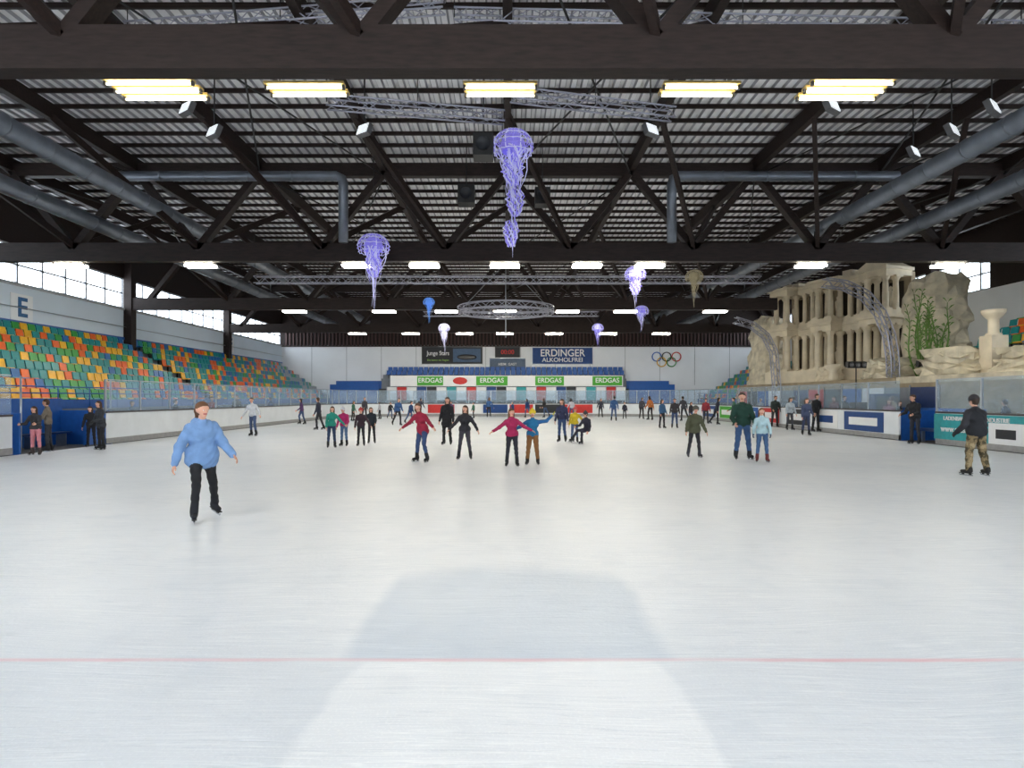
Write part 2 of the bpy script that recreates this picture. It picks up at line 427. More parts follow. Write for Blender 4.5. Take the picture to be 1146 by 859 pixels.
for ch,px,py in (('E',25,345),('F',258,385)):
    d=F*(-WL-0.05)/(CX-px); p=P(px,py,d)
    b=MB(); b.bx(WL+0.0,WL+0.04,d-0.65,d+0.65,p.z-0.65,p.z+0.65,white_wall); o=b.obj('section_sign_'+ch.lower())
    cu=text(ch,(WL+0.06,d,p.z),1.25,math.pi/2,signblue,o); cu.data.offset=0.03
# ---------------------------------------------------------------- far end
b=MB(); FW_=WY-0.15
b.bx(-12.3,11.6,59.0,FW_,-0.03,2.6,dark_b); b.bx(-12.3,11.6,60.2,FW_,2.6,3.6,conc)
b.bx(-12.3,11.6,60.9,FW_,3.6,4.0,conc)
for k in range(46):
    x=-11.9+k*0.51
    for (yy,zz) in ((60.4,3.6),(61.1,4.0)):
        b.bx(x,x+0.42,yy,yy+0.4,zz+0.38,zz+0.44,blue_p); b.bx(x,x+0.42,yy+0.4,yy+0.45,zz+0.4,zz+0.8,blue_p)
        b.bx(x+0.19,x+0.23,yy+0.15,yy+0.25,zz,zz+0.38,black)
b.obj('far_tribune')
for x0,x1 in ((-17,-12.4),(11.7,16)):
    b=MB()
    for r in range(4): b.bx(x0,x1,59.3+r*0.6,FW_,-0.03,2.2+r*0.4,blue_p)
    b.bx(x0,x1,59.0,59.1,-0.03,3.0,blue_p)
    b.obj('blue_steps')
b=MB()
a=P(437,420,58.9); c=P(697,432,58.9); b.bx(a.x,c.x,58.85,58.95,c.z,a.z,white_p)
for k in range(9):
    x=a.x+(c.x-a.x)*k/8; b.bx(x-0.04,x+0.04,58.95,59.0,-0.03,c.z,steel)
gr=[(467,496),(533,568),(599,631),(663,696)]
for g0,g1 in gr:
    b.bx((g0-CX)/F*58.9,(g1-CX)/F*58.9,58.82,58.85,c.z+0.08,a.z-0.08,green_p)
b.ell(((515-CX)/F*58.9,58.84,(a.z+c.z)/2),(0.7,0.02,0.35),red_p)
o=b.obj('sponsor_banner_strip')
for g0,g1 in gr: text('ERDGAS',((g0+g1)/2/F*58.9-CX/F*58.9,58.79,(a.z+c.z)/2+0.03),0.62,0,white_p,o)
b=MB()
for k in range(24):
    x=-11.5+k*0.95; b.bx(x,x+0.9,58.75,58.8,1.5,2.75,[white_p,red_p,white_p,navy,dark_b,white_p,teal_p][k%7])
    b.bx(x-0.03,x+0.03,58.75,58.8,-0.03,2.8,steel)
b.obj('far_gallery_panels')
def banner(name,x0,y0,x1,y1,m,lines,d=WY-0.1):
    a=P(x0,y0,d);c=P(x1,y1,d); b=MB(); b.bx(a.x,c.x,d-0.03,d+0.03,c.z,a.z,m)
    fr=0.05
    b.bx(a.x-fr,c.x+fr,d,d+0.04,a.z,a.z+fr,steel); b.bx(a.x-fr,c.x+fr,d,d+0.04,c.z-fr,c.z,steel)
    o=b.obj(name)
    for (t,fx,fz,sz,mt,sx) in lines: text(t,(a.x+(c.x-a.x)*fx,d-0.05,c.z+(a.z-c.z)*fz),sz,0,mt,o,sx)
    return o
grn=mat('lettering_green',S(150,200,90),0.5)
banner('wall_banner_blue',596,389,663,407,navy,[('ERDINGER',0.5,0.66,1.0,white_p,0.95),('ALKOHOLFREI',0.5,0.24,0.6,white_p,1.05)])
banner('wall_banner_dark',472,388,540,407,dark_b,[('Junge Stars',0.27,0.62,0.6,white_p,0.85),('Die besten der Region',0.27,0.22,0.24,grn,1)])
b=MB(); a=P(507,390,WY-.13); c=P(538,405,WY-.13); b.bx(a.x,c.x,WY-0.15,WY-0.13,c.z,a.z,mat('poster_blue_grey',S(70,95,125))); b.ell(((a.x+c.x)/2,WY-0.15,c.z+0.5),(1.0,0.03,0.28),mat('car_paint_dark',S(30,30,35),0.3)); b.obj('poster_picture')
banner('scoreboard',554,388,582,400,dark_b,[('00:00',0.5,0.5,0.6,red_p,1)])
banner('notice_board',548,401,588,414,mat('panel_blue',S(80,100,125),0.5),[('HEIM  GAST',0.5,0.5,0.35,white_p,1)])
b=MB()
rc=[S(20,100,190),S(30,30,30),S(200,40,45),S(230,180,40),S(40,140,70)]
for k,(px,py) in enumerate([(735,399),(746,399),(757,399),(740.5,405),(751.5,405)]):
    p=P(px,py,WY-0.06); pts_=[(p.x+0.45*math.cos(t*math.pi/10),p.y,p.z+0.45*math.sin(t*math.pi/10)) for t in range(21)]
    b.tube(pts_,0.05,mat('ring_%d'%k,rc[k]),6)
b.obj('olympic_rings_sign')

# ---------------------------------------------------------------- ceiling services
def duct(name,pts,r):
    b=MB(); b.tube(pts,r,duct_m,16)
    for i in range(len(pts)-1):
        a=Vector(pts[i]);c=Vector(pts[i+1]);L=(c-a).length;n=int(L/1.5)
        for k in range(1,n):
            p=a+(c-a)*k/n; t=(c-a).normalized()*0.03; b.tube([p-t,p+t],r*1.06,duct_m,16)
    b.obj(name)
for sx in (-1,1):
    duct('ventilation_duct',[(sx*12.75,2,8.6),(sx*12.75,56,8.6)],0.28)
    duct('ventilation_duct',[(sx*15.55,2,8.3),(sx*15.55,56,8.3)],0.28)
    duct('ventilation_pipe',[(sx*14.5,22.9,9.95),(sx*6.35,22.9,9.95),(sx*6.15,22.9,9.85),(sx*6.1,22.9,9.65),(sx*6.1,22.9,7.5)],0.18)
lampm=mat('lamp_housing',S(90,90,92),0.5)
def fixture(cx,cy,z,L,n,gap=0.22,r=0.024,te=None):
    te=te or tube_e
    b=MB(); wd=gap*n
    for k in range(n):
        yy=cy-wd/2+gap*(k+0.5)
        b.bx(cx-L/2,cx+L/2,yy-gap*0.3,yy+gap*0.3,z,z+0.04,refl if te is tube_n else lampm)
        b.tube([(cx-L/2+0.03,yy,z-0.04),(cx+L/2-0.03,yy,z-0.04)],r,te,6)
        for s in (-1,1): b.bx(cx+s*(L/2-0.02)-0.02,cx+s*(L/2-0.02)+0.02,yy-0.03,yy+0.03,z-0.07,z,lampm)
    for s in (-1,1):
        b.bx(cx+s*L*0.35-0.03,cx+s*L*0.35+0.03,cy-wd/2,cy+wd/2,z+0.04,z+0.07,lampm)
        b.tube([(cx+s*L*0.35,cy,z+0.04),(cx+s*L*0.35,cy,z+0.6)],0.012,black,5)
    b.obj('fluorescent_lamp')
for px,n,L in ((177,3,1.5),(344,2,1.35),(560,2,1.25),(782,2,1.3),(945,3,1.4)):
    fixture((px-CX)/F*10.6,10.6,7.02,L,n,0.27,r=0.02,te=tube_n)
for ry in (5.0,-3.0):  # extra lamp rows added out of view to light the hall
    for x in (-12,-6,0,6,12): fixture(x,ry,7.3,1.5,2,r=0.03)
for px in (80,225,400,475,565,657,727,907,1060):
    fixture((px-CX)/F*24.3,24.3,6.95,1.2,2,gap=0.28,r=0.045)
for px in (330,430,500,565,635,700,800): fixture((px-CX)/F*37.2,37.2,6.95,1.4,2,gap=0.3,r=0.05)
for px in (400,460,520,565,620,680,740): fixture((px-CX)/F*50,50,6.95,1.4,2,gap=0.3,r=0.05)
spotm=mat('flood_face',(0.9,0.95,1),0.4,emit=(0.9,0.95,1),es=0.7)
for px,py,d in ((930,119,15),(1110,121,15),(1065,147,16.5),(728,146,17.5),(408,146,17.5),(1022,171,19),(240,148,17),(210,122,16)):
    p=P(px,py,d); b=MB(); R=Matrix.Rotation(math.radians(35 if px>CX else -35),3,'Z')@Matrix.Rotation(math.radians(-20),3,'X')
    b.obox(p,(0.46,0.14,0.34),R,lampm); b.obox(p+R@Vector((0,-0.08,0)),(0.40,0.02,0.29),R,spotm)
    b.tube([p,(p.x,p.y,ROOF-0.1)],0.02,black,5); b.obj('floodlight')
for px,py,d,s in ((522,219,22.5,0.6),(607,221,22.5,0.55),(541,165,17,0.55),(575,270,26,0.5)):
    p=P(px,py,d); b=MB(); b.bx(p.x-s/2,p.x+s/2,p.y-s/2,p.y+s/2,p.z-s*0.55,p.z+s*0.55,black); b.lathe([(0,0),(s*0.3,0),(s*0.36,0.04)],(p.x,p.y-s/2-0.005,p.z),dark_b,12,R=Matrix.Rotation(math.pi/2,3,'X'))
    b.tube([p,(p.x,p.y,ROOF-0.1)],0.02,black,5); b.obj('loudspeaker')
def lattice(b,pts,w=0.3,r=0.022,step=0.35,up=(0,0,1)):
    pts=[Vector(p) for p in pts]
    out=[pts[0]]
    for i in range(len(pts)-1):
        L=(pts[i+1]-pts[i]).length; n=max(1,round(L/step))
        for k in range(1,n+1): out.append(pts[i]+(pts[i+1]-pts[i])*k/n)
    rails=[[],[],[],[]]; up=Vector(up)
    for i,p in enumerate(out):
        t=(out[min(i+1,len(out)-1)]-out[max(i-1,0)]).normalized()
        x=t.cross(up).normalized(); z=x.cross(t).normalized()
        for k,(a,c) in enumerate(((-1,-1),(1,-1),(1,1),(-1,1))): rails[k].append(p+x*a*w/2+z*c*w/2)
    for k in range(4): b.tube(rails[k],r,alu,5)
    for i in range(len(out)-1):
        for k in range(4):
            k2=(k+1)%4
            if i%2: b.tube([rails[k][i],rails[k2][i+1]],r*0.55,alu,4)
            else: b.tube([rails[k2][i],rails[k][i+1]],r*0.55,alu,4)
def hang(b,p): b.tube([p,(p[0],p[1],ROOF-0.1)],0.012,black,5)
for a,c in (((-4.7,16.0,9.4),(-0.1,16.9,9.4)),((0.1,15.6,9.4),(4.5,16.7,9.4)),((-1.2,13.9,10.3),(12,14.4,10.3)),((-9,14.6,10.4),(-1.4,13.6,10.4)),((-12.3,30,7.45),(12.3,30,7.45)),((-6,44,7.7),(6.5,44,7.7))):
    b=MB(); lattice(b,[a,c],0.32 if a[1]>20 else 0.28,0.025); hang(b,a); hang(b,c); hang(b,[(a[i]+c[i])/2 for i in range(3)]); b.obj('lattice_lighting_truss')
b=MB(); c0=P(566,347,34); pts_=[(c0.x+2.5*math.cos(t*math.pi/18),c0.y+2.5*math.sin(t*math.pi/18),c0.z) for t in range(37)]
lattice(b,pts_,0.3,0.025); lattice(b,[(c0.x-2.4,c0.y,c0.z),(c0.x+2.4,c0.y,c0.z)],0.25,0.02)
for t in (0,9,18,27): b.tube([pts_[t],(c0.x,c0.y,c0.z+2.6)],0.012,steel,5)
b.tube([(c0.x,c0.y,c0.z-1.5),(c0.x,c0.y,ROOF-0.1)],0.03,steel,6)
b.obj('circular_lighting_truss')
for pth_,d in (([(922,316),(945,319),(968,330),(985,350),(995,375),(999,400),(1000,432)],31),([(822,358),(842,364),(857,376),(866,394),(869,430)],42)):
    b=MB(); q=[P(x,y,d) for x,y in pth_]
    q.append(Vector((q[-1].x,q[-1].y,2.7 if q[-1].x>18.6 else 0.0)))
    lattice(b,q,0.4,0.035,0.4,up=(0,1,0)); b.obj('arched_lattice_truss')

# jellyfish lanterns
jm=mat('lantern_lavender',S(132,122,222),0.4,emit=(0.40,0.35,1.0),es=0.22)
jw=mat('lantern_white',S(205,205,245),0.4,emit=(0.65,0.65,1.0),es=0.2)
jb=mat('lantern_blue',S(80,140,230),0.4,emit=(0.2,0.45,1.0),es=0.25)
jg=mat('lantern_gold',S(165,155,125),0.5,emit=(0.6,0.55,0.4),es=0.05)
def jelly(px,y0,y1,d,wpx,m1,m2,blobs=1):
    t=P(px,y0,d); bt=P(px,y1,d); R=wpx/F*d/2; b=MB(); hb=R*1.1
    def prof(u):
        return R*math.sin(min(1,u*1.08)*math.pi/2)**0.8*(1-0.12*max(0,u-0.8)*5), -hb*(1-math.cos(u*math.pi/2))
    n=16
    for k in range(n):
        a=2*math.pi*k/n; pts_=[]
        for i in range(9):
            r,z=prof(i/8); pts_.append(Vector((t.x+r*math.cos(a),t.y+r*math.sin(a),t.z+z)))
        b.tube(pts_,R*0.026,m2 if k%2 else m1,5)
    for i in (2,3,4,5,6,7,8):
        r,z=prof(i/8)
        b.tube([(t.x+r*(1+0.05*(k%2))*math.cos(k*math.pi/14),t.y+r*(1+0.05*(k%2))*math.sin(k*math.pi/14),t.z+z-0.05*R*(k%2)) for k in range(29)],R*0.022,m1 if i%2 else m2,5)
    b.lathe([(0.02*R,-0.1*hb)]+[(prof(i/6)[0]*0.62,-0.15*hb+prof(i/6)[1]*0.8) for i in range(1,7)],t,m1,12)
    for k in range(40):
        a=random.random()*6.28; r0=random.uniform(0.1,0.85)*R; z0=t.z-hb*0.8; Ls=random.uniform(0.2,1.0)*(z0-bt.z)*(0.55 if r0>R*0.3 else 1)
        pts_=[]
        for i in range(9):
            u=i/8; rr=r0*(1-0.6*u)+0.07*R*math.sin(u*9+k); aa=a+0.5*math.sin(u*5+k)
            pts_.append((t.x+rr*math.cos(aa),t.y+rr*math.sin(aa),z0-Ls*u))
        b.tube(pts_,[R*0.035*(1-0.8*i/8) for i in range(9)],random.choice([m1,m2,m2]),5)
    for q in range(blobs):
        zc=t.z-hb*1.3-q*R*1.5; sh=1.25-0.2*q
        for tt in range(11):
            a=tt*0.57+q; f_=lambda i:R*sh*(0.24+0.26*math.sin(i*0.42+0.3)*math.sin(i*1.7+tt)**2)
            b.tube([(t.x+R*0.12*math.sin(q*2)+f_(i)*math.cos(a+i*0.25),t.y+f_(i)*math.sin(a+i*0.25),zc-i*R*0.15) for i in range(9)],R*0.036,m2 if tt%2 else m1,5)
    b.tube([t,(t.x,t.y,ROOF-0.1)],0.01,black,5)
    b.obj('jellyfish_lantern')
jelly(574,146,290,17.8,46,jm,jw,3)
jelly(418,262,352,22,36,jm,jw,1)
jelly(711,298,348,25.5,24,jw,jm,1); jelly(718,342,372,31.5,16,jm,jw,0)
jelly(480,333,365,31.5,13,jb,jb,0); jelly(497,362,398,39,13,jw,jw,1); jelly(669,362,392,40,13,jw,jm,0)
jelly(777,302,348,28.5,20,jg,jg,0)

# ---------------------------------------------------------------- stage scenery (right)
b=MB()
b.bx(18.62,WR-0.5,29.6,49.4,-0.03,2.7,stone_m); b.bx(22.2,WR-0.5,29.6,49.4,2.7,3.5,stone)
b.obj('stage_platform')
def column(b,x,y,z0,z1,r):
    h=z1-z0
    b.bx(x-r*1.5,x+r*1.5,y-r*1.5,y+r*1.5,z0,z0+r*0.6,stone)
    b.lathe([(r*1.3,r*0.6),(r*1.3,r*0.9),(r,r*1.2),(r,h*0.4),(r*0.85,h-r*1.6),(r*0.95,h-r*1.5),(r*1.35,h-r*0.8),(r*1.45,h-r*0.5)],(x,y,z0),stone,12)
    b.bx(x-r*1.6,x+r*1.6,y-r*1.6,y+r*1.6,z1-r*0.5,z1,stone)
b=MB(); L=9.0
b.bx(-0.3,L+0.3,-0.9,1.6,2.68,3.5,stone)
b.bx(0,L,1.2,1.5,3.5,9.0,stone_m)
lv=[(3.5,6.0,0.21),(6.75,8.75,0.17)]
pav=[(0.0,1.6),(3.6,5.2),(7.2,9.0)]
for t,(z0,z1,r) in enumerate(lv):
    ze=6.75 if t==0 else 9.3
    for (xa,xb) in pav:
        for u in (xa+0.3,xb-0.3):
            column(b,u,-0.45,z0,z1,r); column(b,u,0.35,z0,z1,r)
        b.bx(xa,xb,-0.75,1.3,z1,z1+0.3,stone); b.bx(xa-0.12,xb+0.12,-0.9,1.3,z1+0.3,z1+0.48,stone)
        if t==0: b.bx(xa,xb,-0.7,1.3,z1+0.48,ze,stone)
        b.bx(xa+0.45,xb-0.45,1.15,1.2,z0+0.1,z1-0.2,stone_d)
    for (xa,xb) in ((1.6,3.6),(5.2,7.2)):
        for u in (xa+0.35,(xa+xb)/2,xb-0.35): column(b,u,0.45,z0,z1,r*0.9)
        b.bx(xa,xb,0.15,1.3,z1,z1+0.3,stone); b.bx(xa,xb,0.02,1.3,z1+0.3,z1+0.48,stone)
        if t==0: b.bx(xa,xb,0.2,1.3,z1+0.48,ze,stone)
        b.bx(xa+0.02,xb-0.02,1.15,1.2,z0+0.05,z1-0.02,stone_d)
    for u in (0.8,4.4,8.1):
        b.lathe([(0.12,0),(0.15,0.1),(0.1,0.5),(0.17,0.9),(0.18,1.15),(0.06,1.27),(0.09,1.36),(0.09,1.46),(0.02,1.53)],(u,0.7,z0),stone,10)
b.add([(7.1,-0.8,9.23),(9.1,-0.8,9.23),(8.1,-0.8,9.8),(7.1,1.2,9.23),(9.1,1.2,9.23),(8.1,1.2,9.8)],[(0,1,2),(5,4,3),(0,2,5,3),(1,4,5,2),(0,3,4,1)],stone)
for k in range(7):
    u=0.1+k; hgt=random.uniform(0.1,0.45); b.bx(u,u+random.uniform(0.4,0.8),0.3,1.2,9.2,9.25+hgt,stone)
fac_ang=math.atan2(-0.944,0.33)
b.obj('ruined_temple_facade',loc=(19.15,43.6,0),rotz=fac_ang)
def rock(name,x0,x1,y0,y1,z0,z1,seed=0,mt=rockm,amp=0.35):
    r=np.random.RandomState(seed); b=MB(); n=16;m=16; cx,cy=(x0+x1)/2,(y0+y1)/2; vs=[];fs=[]
    for i in range(m+1):
        u=i/m; z=z0+(z1-z0)*u
        for k in range(n):
            a=2*math.pi*k/n; s=(abs(math.cos(a))**4+abs(math.sin(a))**4)**(-1/4)
            q=1-0.18*u+amp*0.4*(r.rand()-0.5)+0.08*math.sin(k*2+i*1.1+seed)
            if i==m: q*=0.8
            vs.append((cx+(x1-x0)/2*s*math.cos(a)*q,cy+(y1-y0)/2*s*math.sin(a)*q,z+(r.rand()-0.5)*amp*(0<i<=m)))
    for i in range(m):
        for k in range(n): fs.append((i*n+k,i*n+(k+1)%n,(i+1)*n+(k+1)%n,(i+1)*n+k))
    fs.append(tuple(m*n+k for k in range(n)))
    b.add(vs,fs,mt); return b.obj(name)
rock('rock_formation',21.1,23.4,30.4,33.8,2.68,8.0,1)
rock('rock_formation',18.8,20.6,45.0,49.0,2.68,7.8,2)
rock('rock_formation',19.2,20.4,37.0,38.8,2.68,3.6,3,stone)
rock('rock_formation',19.0,21.4,31.0,33.6,2.68,3.7,7)
rock('rock_formation',19.2,21.4,26.2,29.4,2.68,3.9,5)
rock('rock_formation',19.0,21.4,20,25,2.68,3.7,6)
def plant(px,yt,yb,d,seed):
    random.seed(seed); b=MB(); base=P(px,yb,d); H=P(px,yt,d).z-base.z
    for k in range(8):
        a0=random.uniform(-0.3,0.3); pts_=[]
        for i in range(11):
            u=i/10; pts_.append(Vector((base.x+a0*(u**0.7)*2.2+0.12*math.sin(u*7+k),base.y+0.2*math.sin(k),base.z+H*u*(0.65+0.35*((k*37)%10)/10))))
        b.tube(pts_,[0.06*(1-0.7*i/10) for i in range(11)],kelp,6)
        for i in range(2,11):
            for s in (-1,1):
                p=pts_[i]; q=p+Vector((s*random.uniform(0.1,0.28),random.uniform(-0.15,0.1),random.uniform(0.1,0.3)))
                mid=(p+q)/2+Vector((0,0,0.05)); wv=Vector((0,0.0,0.045))
                b.add([p,mid-wv,q,mid+wv],[(0,1,2,3)],kelp)
    b.obj('kelp_plant')
plant(1030,322,428,30.2,5); plant(1048,332,428,29.9,6)
random.seed(11)
p=P(1112,376,26); b=MB()
b.lathe([(0.0,0),(0.3,0),(0.3,0.1),(0.2,0.15),(0.2,0.7),(0.3,0.8),(0.42,0.95),(0.45,1.1),(0.3,1.12),(0,1.1)],p,stone,16)
b.bx(p.x-0.35,p.x+0.35,p.y-0.35,p.y+0.35,2.68,p.z+0.02,stone); b.obj('stone_urn_on_plinth')
b=MB(); b.lathe([(0,0),(0.22,0),(0.28,0.2),(0.2,0.5),(0.4,0.75),(0.42,0.95),(0.3,0.98),(0,0.96)],(19.0,36,2.7),stone,14); b.obj('stone_vase')
for px,d,wd,hd in ((1036,28,0.7,1.1),(993,28,1.1,1.2),(965,30,0.6,0.8),(1060,27,0.7,1.0),(905,36,0.7,0.9)):
    x=(px-CX)/F*d; b=MB(); b.bx(x-wd/2,x+wd/2,d,d+0.6,-0.03,hd+0.7,blue_d if wd>0.8 else black); b.bx(x-wd/2+0.06,x+wd/2-0.06,d-0.02,d,0.8,hd+0.6,dark_b)
    for q in (-1,1): b.tube([(x+q*wd/2,d+0.3,hd*0.8),(x+q*(wd/2+0.05),d+0.3,hd*0.8+0.15)],0.02,steel,5)
    b.obj('equipment_case')
for px,py in ((1037,407),(958,408),(1000,447)):
    p=P(px,py,30); b=MB(); b.obox(p,(0.9,0.25,0.3),Matrix.Rotation(0.2,3,'X'),black)
    for q in (-0.3,0,0.3): b.lathe([(0,0),(0.1,0),(0.12,0.03)],p+Vector((q,-0.14,0)),lampm,8,R=Matrix.Rotation(math.pi/2,3,'X'))
    b.tube([p,(p.x,p.y,2.7 if p.x>18.6 else -0.03)],0.03,black,6); b.obj('stage_light_bar')
b=MB()
for k in range(12):
    y=26.2+k*1.9; b.bx(18.3,18.38,y,y+1.8,0.4,2.2,[blue_d,conc,white_p,blue_p,dark_b,red_p][k%6]); b.bx(18.3,18.34,y-0.05,y,-0.03,2.3,steel)
b.obj('crowd_barrier_panels')

# ---------------------------------------------------------------- PEOPLE
def surface_nets(V,org,h):
    s=V<0; nx,ny,nz=V.shape
    cor=[(i,j,k) for i in (0,1) for j in (0,1) for k in (0,1)]
    def sl(A,c): return A[c[0]:nx-1+c[0],c[1]:ny-1+c[1],c[2]:nz-1+c[2]]
    cnt=sum(sl(s,c).astype(np.int8) for c in cor); mixed=(cnt>0)&(cnt<8)
    ids=np.argwhere(mixed); n=len(ids); idx=-np.ones(mixed.shape,dtype=np.int64); idx[mixed]=np.arange(n)
    acc=np.zeros((n,3)); num=np.zeros(n)
    for a in cor:
        for ax in range(3):
            if a[ax]==1: continue
            c=list(a); c[ax]=1
            va=sl(V,a)[mixed]; vb=sl(V,c)[mixed]; cr=(va<0)!=(vb<0)
            t=np.where(cr,va/np.where(cr,va-vb,1),0)
            p=np.tile(np.array(a,float),(n,1)); p[:,ax]+=t
            acc[cr]+=p[cr]; num[cr]+=1
    pos=(ids+acc/num[:,None])*h+org
    faces=[]
    for ax in range(3):
        u=(ax+1)%3; v=(ax+2)%3
        A=[slice(None)]*3; B=[slice(None)]*3
        A[ax]=slice(0,-1); B[ax]=slice(1,None)
        for q in (A,B): q[u]=slice(1,-1); q[v]=slice(1,-1)
        sa=s[tuple(A)]; sb=s[tuple(B)]; e=np.argwhere(sa!=sb)
        if len(e)==0: continue
        ins=sa[tuple(e.T)]; e=e.copy(); e[:,u]+=1; e[:,v]+=1
        def g(du,dv):
            c=e.copy(); c[:,u]+=du; c[:,v]+=dv; return idx[c[:,0],c[:,1],c[:,2]]
        q=np.stack([g(-1,-1),g(0,-1),g(0,0),g(-1,0)],1)
        q[~ins]=q[~ins][:,::-1]; faces.append(q)
    return pos,np.concatenate(faces)
def primd(p,pr):
    a,b_,ra,rb,_,sq,fw=pr
    ab=b_-a; L2=ab.dot(ab); ap=p-a
    t=np.clip((ap@ab)/L2,0,1) if L2>1e-12 else np.zeros(p.shape[:-1])
    dl=ap-t[...,None]*ab; r=ra+(rb-ra)*t
    if sq!=1.0:
        c=(dl@fw)[...,None]; dl=dl+fw*c*(1/sq-1)
        return (np.linalg.norm(dl,axis=-1)-r)*min(1,sq)**0.5
    return np.linalg.norm(dl,axis=-1)-r
def rotx(p,ang,c=(0,0,0)):
    c=np.array(c,float); q=p-c; ca,sa=math.cos(ang),math.sin(ang)
    return np.array([q[0],q[1]*ca-q[2]*sa,q[1]*sa+q[2]*ca])+c
def roty(p,ang,c=(0,0,0)):
    c=np.array(c,float); q=p-c; ca,sa=math.cos(ang),math.sin(ang)
    return np.array([q[0]*ca+q[2]*sa,q[1],-q[0]*sa+q[2]*ca])+c
def rotz3(p,ang):
    ca,sa=math.cos(ang),math.sin(ang)
    return np.array([p[0]*ca-p[1]*sa,p[0]*sa+p[1]*ca,p[2]])
skin_m=mat('skin',S(214,162,138),0.55,var=0.05)
lips_m=mat('lips',S(178,92,88),0.5); eye_w=mat('eye_white',S(235,235,235),0.3,var=0.0); eye_d=mat('eye_iris',S(50,38,30),0.3)
blade_m=mat('skate_blade',S(190,195,200),0.25,0.9)
CL={}
def cloth(rgb):
    if rgb not in CL: CL[rgb]=mat('cloth_%d_%d_%d'%rgb,S(*rgb),0.85,var=0.14,scale=9,bump=0.3)
    return CL[rgb]
def camo():
    if 'camo' in MATS: return MATS['camo']
    m=mat('camo',S(120,105,75),0.85,scale=9); nt=m.node_tree
    for n in nt.nodes:
        if n.type=='VALTORGB':
            n.color_ramp.interpolation='CONSTANT'; e=n.color_ramp.elements
            e[0].color=(*S(70,62,42),1); e[0].position=0.0; e[1].position=0.45; e[1].color=(*S(128,112,82),1)
            x=e.new(0.58); x.color=(*S(160,142,110),1)
    return m
prand=random.Random(5)
def person(name,px,py,hy=None,H=None,yaw=180,top=(40,42,50),pants=(35,36,42),hair=(70,48,34),boot=(30,30,34),glove=None,hat=None,
           LL=(4,4,8,0),RL=(-2,4,4,0),LA=(8,12,18,8),RA=(8,12,18,8),lean=4,puff=1.12,leg=1.0,fem=False,hairlen=0,hood=False,hem=0.0,pony=False,
           hyaw=None,hpitch=0,sleeve=None,tm=None,pm=None,gpos=None,z0=0.0,collar=None,bag=None,twist=None,roll=None):
    g=gpos if gpos is not None else G(px,py)
    if gpos is None:
        if g.y>55.5: g=Vector((g.x*55.5/g.y,55.5,0))
        if abs(g.x-0.5)>9 and g.y>50: g=Vector((g.x*50/g.y,50,0))
    d=g.y
    if H is None: H=(py-hy)/F*d
    if hyaw is None: hyaw=prand.uniform(-25,25)
    if twist is None: twist=prand.uniform(-10,10)
    if roll is None: roll=prand.uniform(-3.5,3.5)
    s=H/1.80
    vox=0.0125 if d<16 else (0.017 if d<24 else (0.024 if d<34 else 0.032))
    vox=vox/s
    rad=math.radians; hz=0.98; A=np.array; PR=[]
    fem_s=0.92 if fem else 1.0
    FW=A([0,1.0,0])
    def pr(a,b,ra,rb,lab,sq=1.0,fw=None): PR.append((A(a,float),A(b,float),ra,rb,lab,sq,FW if fw is None else fw))
    piv=(0,0,hz)
    def up(p):
        p=A(p,float); k=min(1,max(0,(p[2]-hz)/0.35)); p=rotz3(p,rad(twist)*k)
        return roty(rotx(p,-rad(lean),piv),rad(roll),piv)
    fwU=rotx(FW,-rad(lean))
    sw=0.185*fem_s; nz=1.47
    hb=0.115*(1.05 if fem else 1)
    pr((-0.06,0,hz),(0.06,0,hz),hb,hb,'pants',0.85)
    pw=puff
    pr(up((0,0,hz+0.10)),up((0,0,hz+0.28)),0.128*pw*fem_s,0.135*pw*fem_s,'top',0.8,fwU)
    pr(up((-0.06,0,nz-0.16)),up((0.06,0,nz-0.16)),0.128*pw*fem_s,0.128*pw*fem_s,'top',0.82,fwU)
    pr(up((-0.07,0,hz+0.03-hem)),up((0.07,0,hz+0.03-hem)),0.12*pw,0.12*pw,'top',0.85,fwU)
    if hem>0: pr(up((-0.05,0,hz+0.06)),up((0.05,0,hz+0.06)),0.125*pw,0.125*pw,'top',0.85,fwU)
    pr(up((-sw+0.03,0,nz-0.065)),up((sw-0.03,0,nz-0.065)),0.062*pw,0.062*pw,'top')
    pr(up((-0.08,0,nz-0.03)),up((0.08,0,nz-0.03)),0.055*pw,0.055*pw,'top')
    pr(up((0,-0.005,nz-0.03)),up((0,0.012,nz+0.1)),0.052,0.048,'skin')
    pr(up((0,-0.01,nz+0.0)),up((0,0.005,nz+0.03)),0.075,0.068,'top' if not collar else 'acc')
    if fem:
        for q in (-1,1): pr(up((q*0.06,0.09,nz-0.2)),up((q*0.06,0.1,nz-0.21)),0.055,0.055,'top')
    if hood: pr(up((-0.05,-0.10,nz+0.0)),up((0.05,-0.10,nz+0.0)),0.07,0.07,'top')
    if bag: pr(up((0,-0.17,nz-0.12)),up((0,-0.17,nz-0.38)),0.11,0.13,'acc')
    hands=[]
    for q,(a,bb,e,b2) in ((-1,LA),(1,RA)):
        sh=A((q*sw,0,nz-0.075),float)
        def dirn(a,bb): return A((q*math.sin(rad(bb)),math.sin(rad(a))*math.cos(rad(bb)),-math.cos(rad(a))*math.cos(rad(bb))))
        shU=up(sh); dU=rotz3(dirn(a,bb),rad(twist)); dF=rotz3(dirn(a+e,b2),rad(twist))
        dU=rotx(dU,-rad(lean)*0.5); dF=rotx(dF,-rad(lean)*0.5)
        elU=shU+dU*0.285; wrU=elU+dF*0.245; lab='sleeve' if sleeve else 'top'
        pr(shU,elU,0.060*pw,0.050*pw,lab); pr(elU,wrU,0.050*pw,0.038*pw,lab)
        dd=dF; pr(wrU,wrU+dd*0.03,0.027,0.026,'glove' if glove else 'skin')
        hands.append((q,wrU+dd*0.02,dd))
    feet=[]
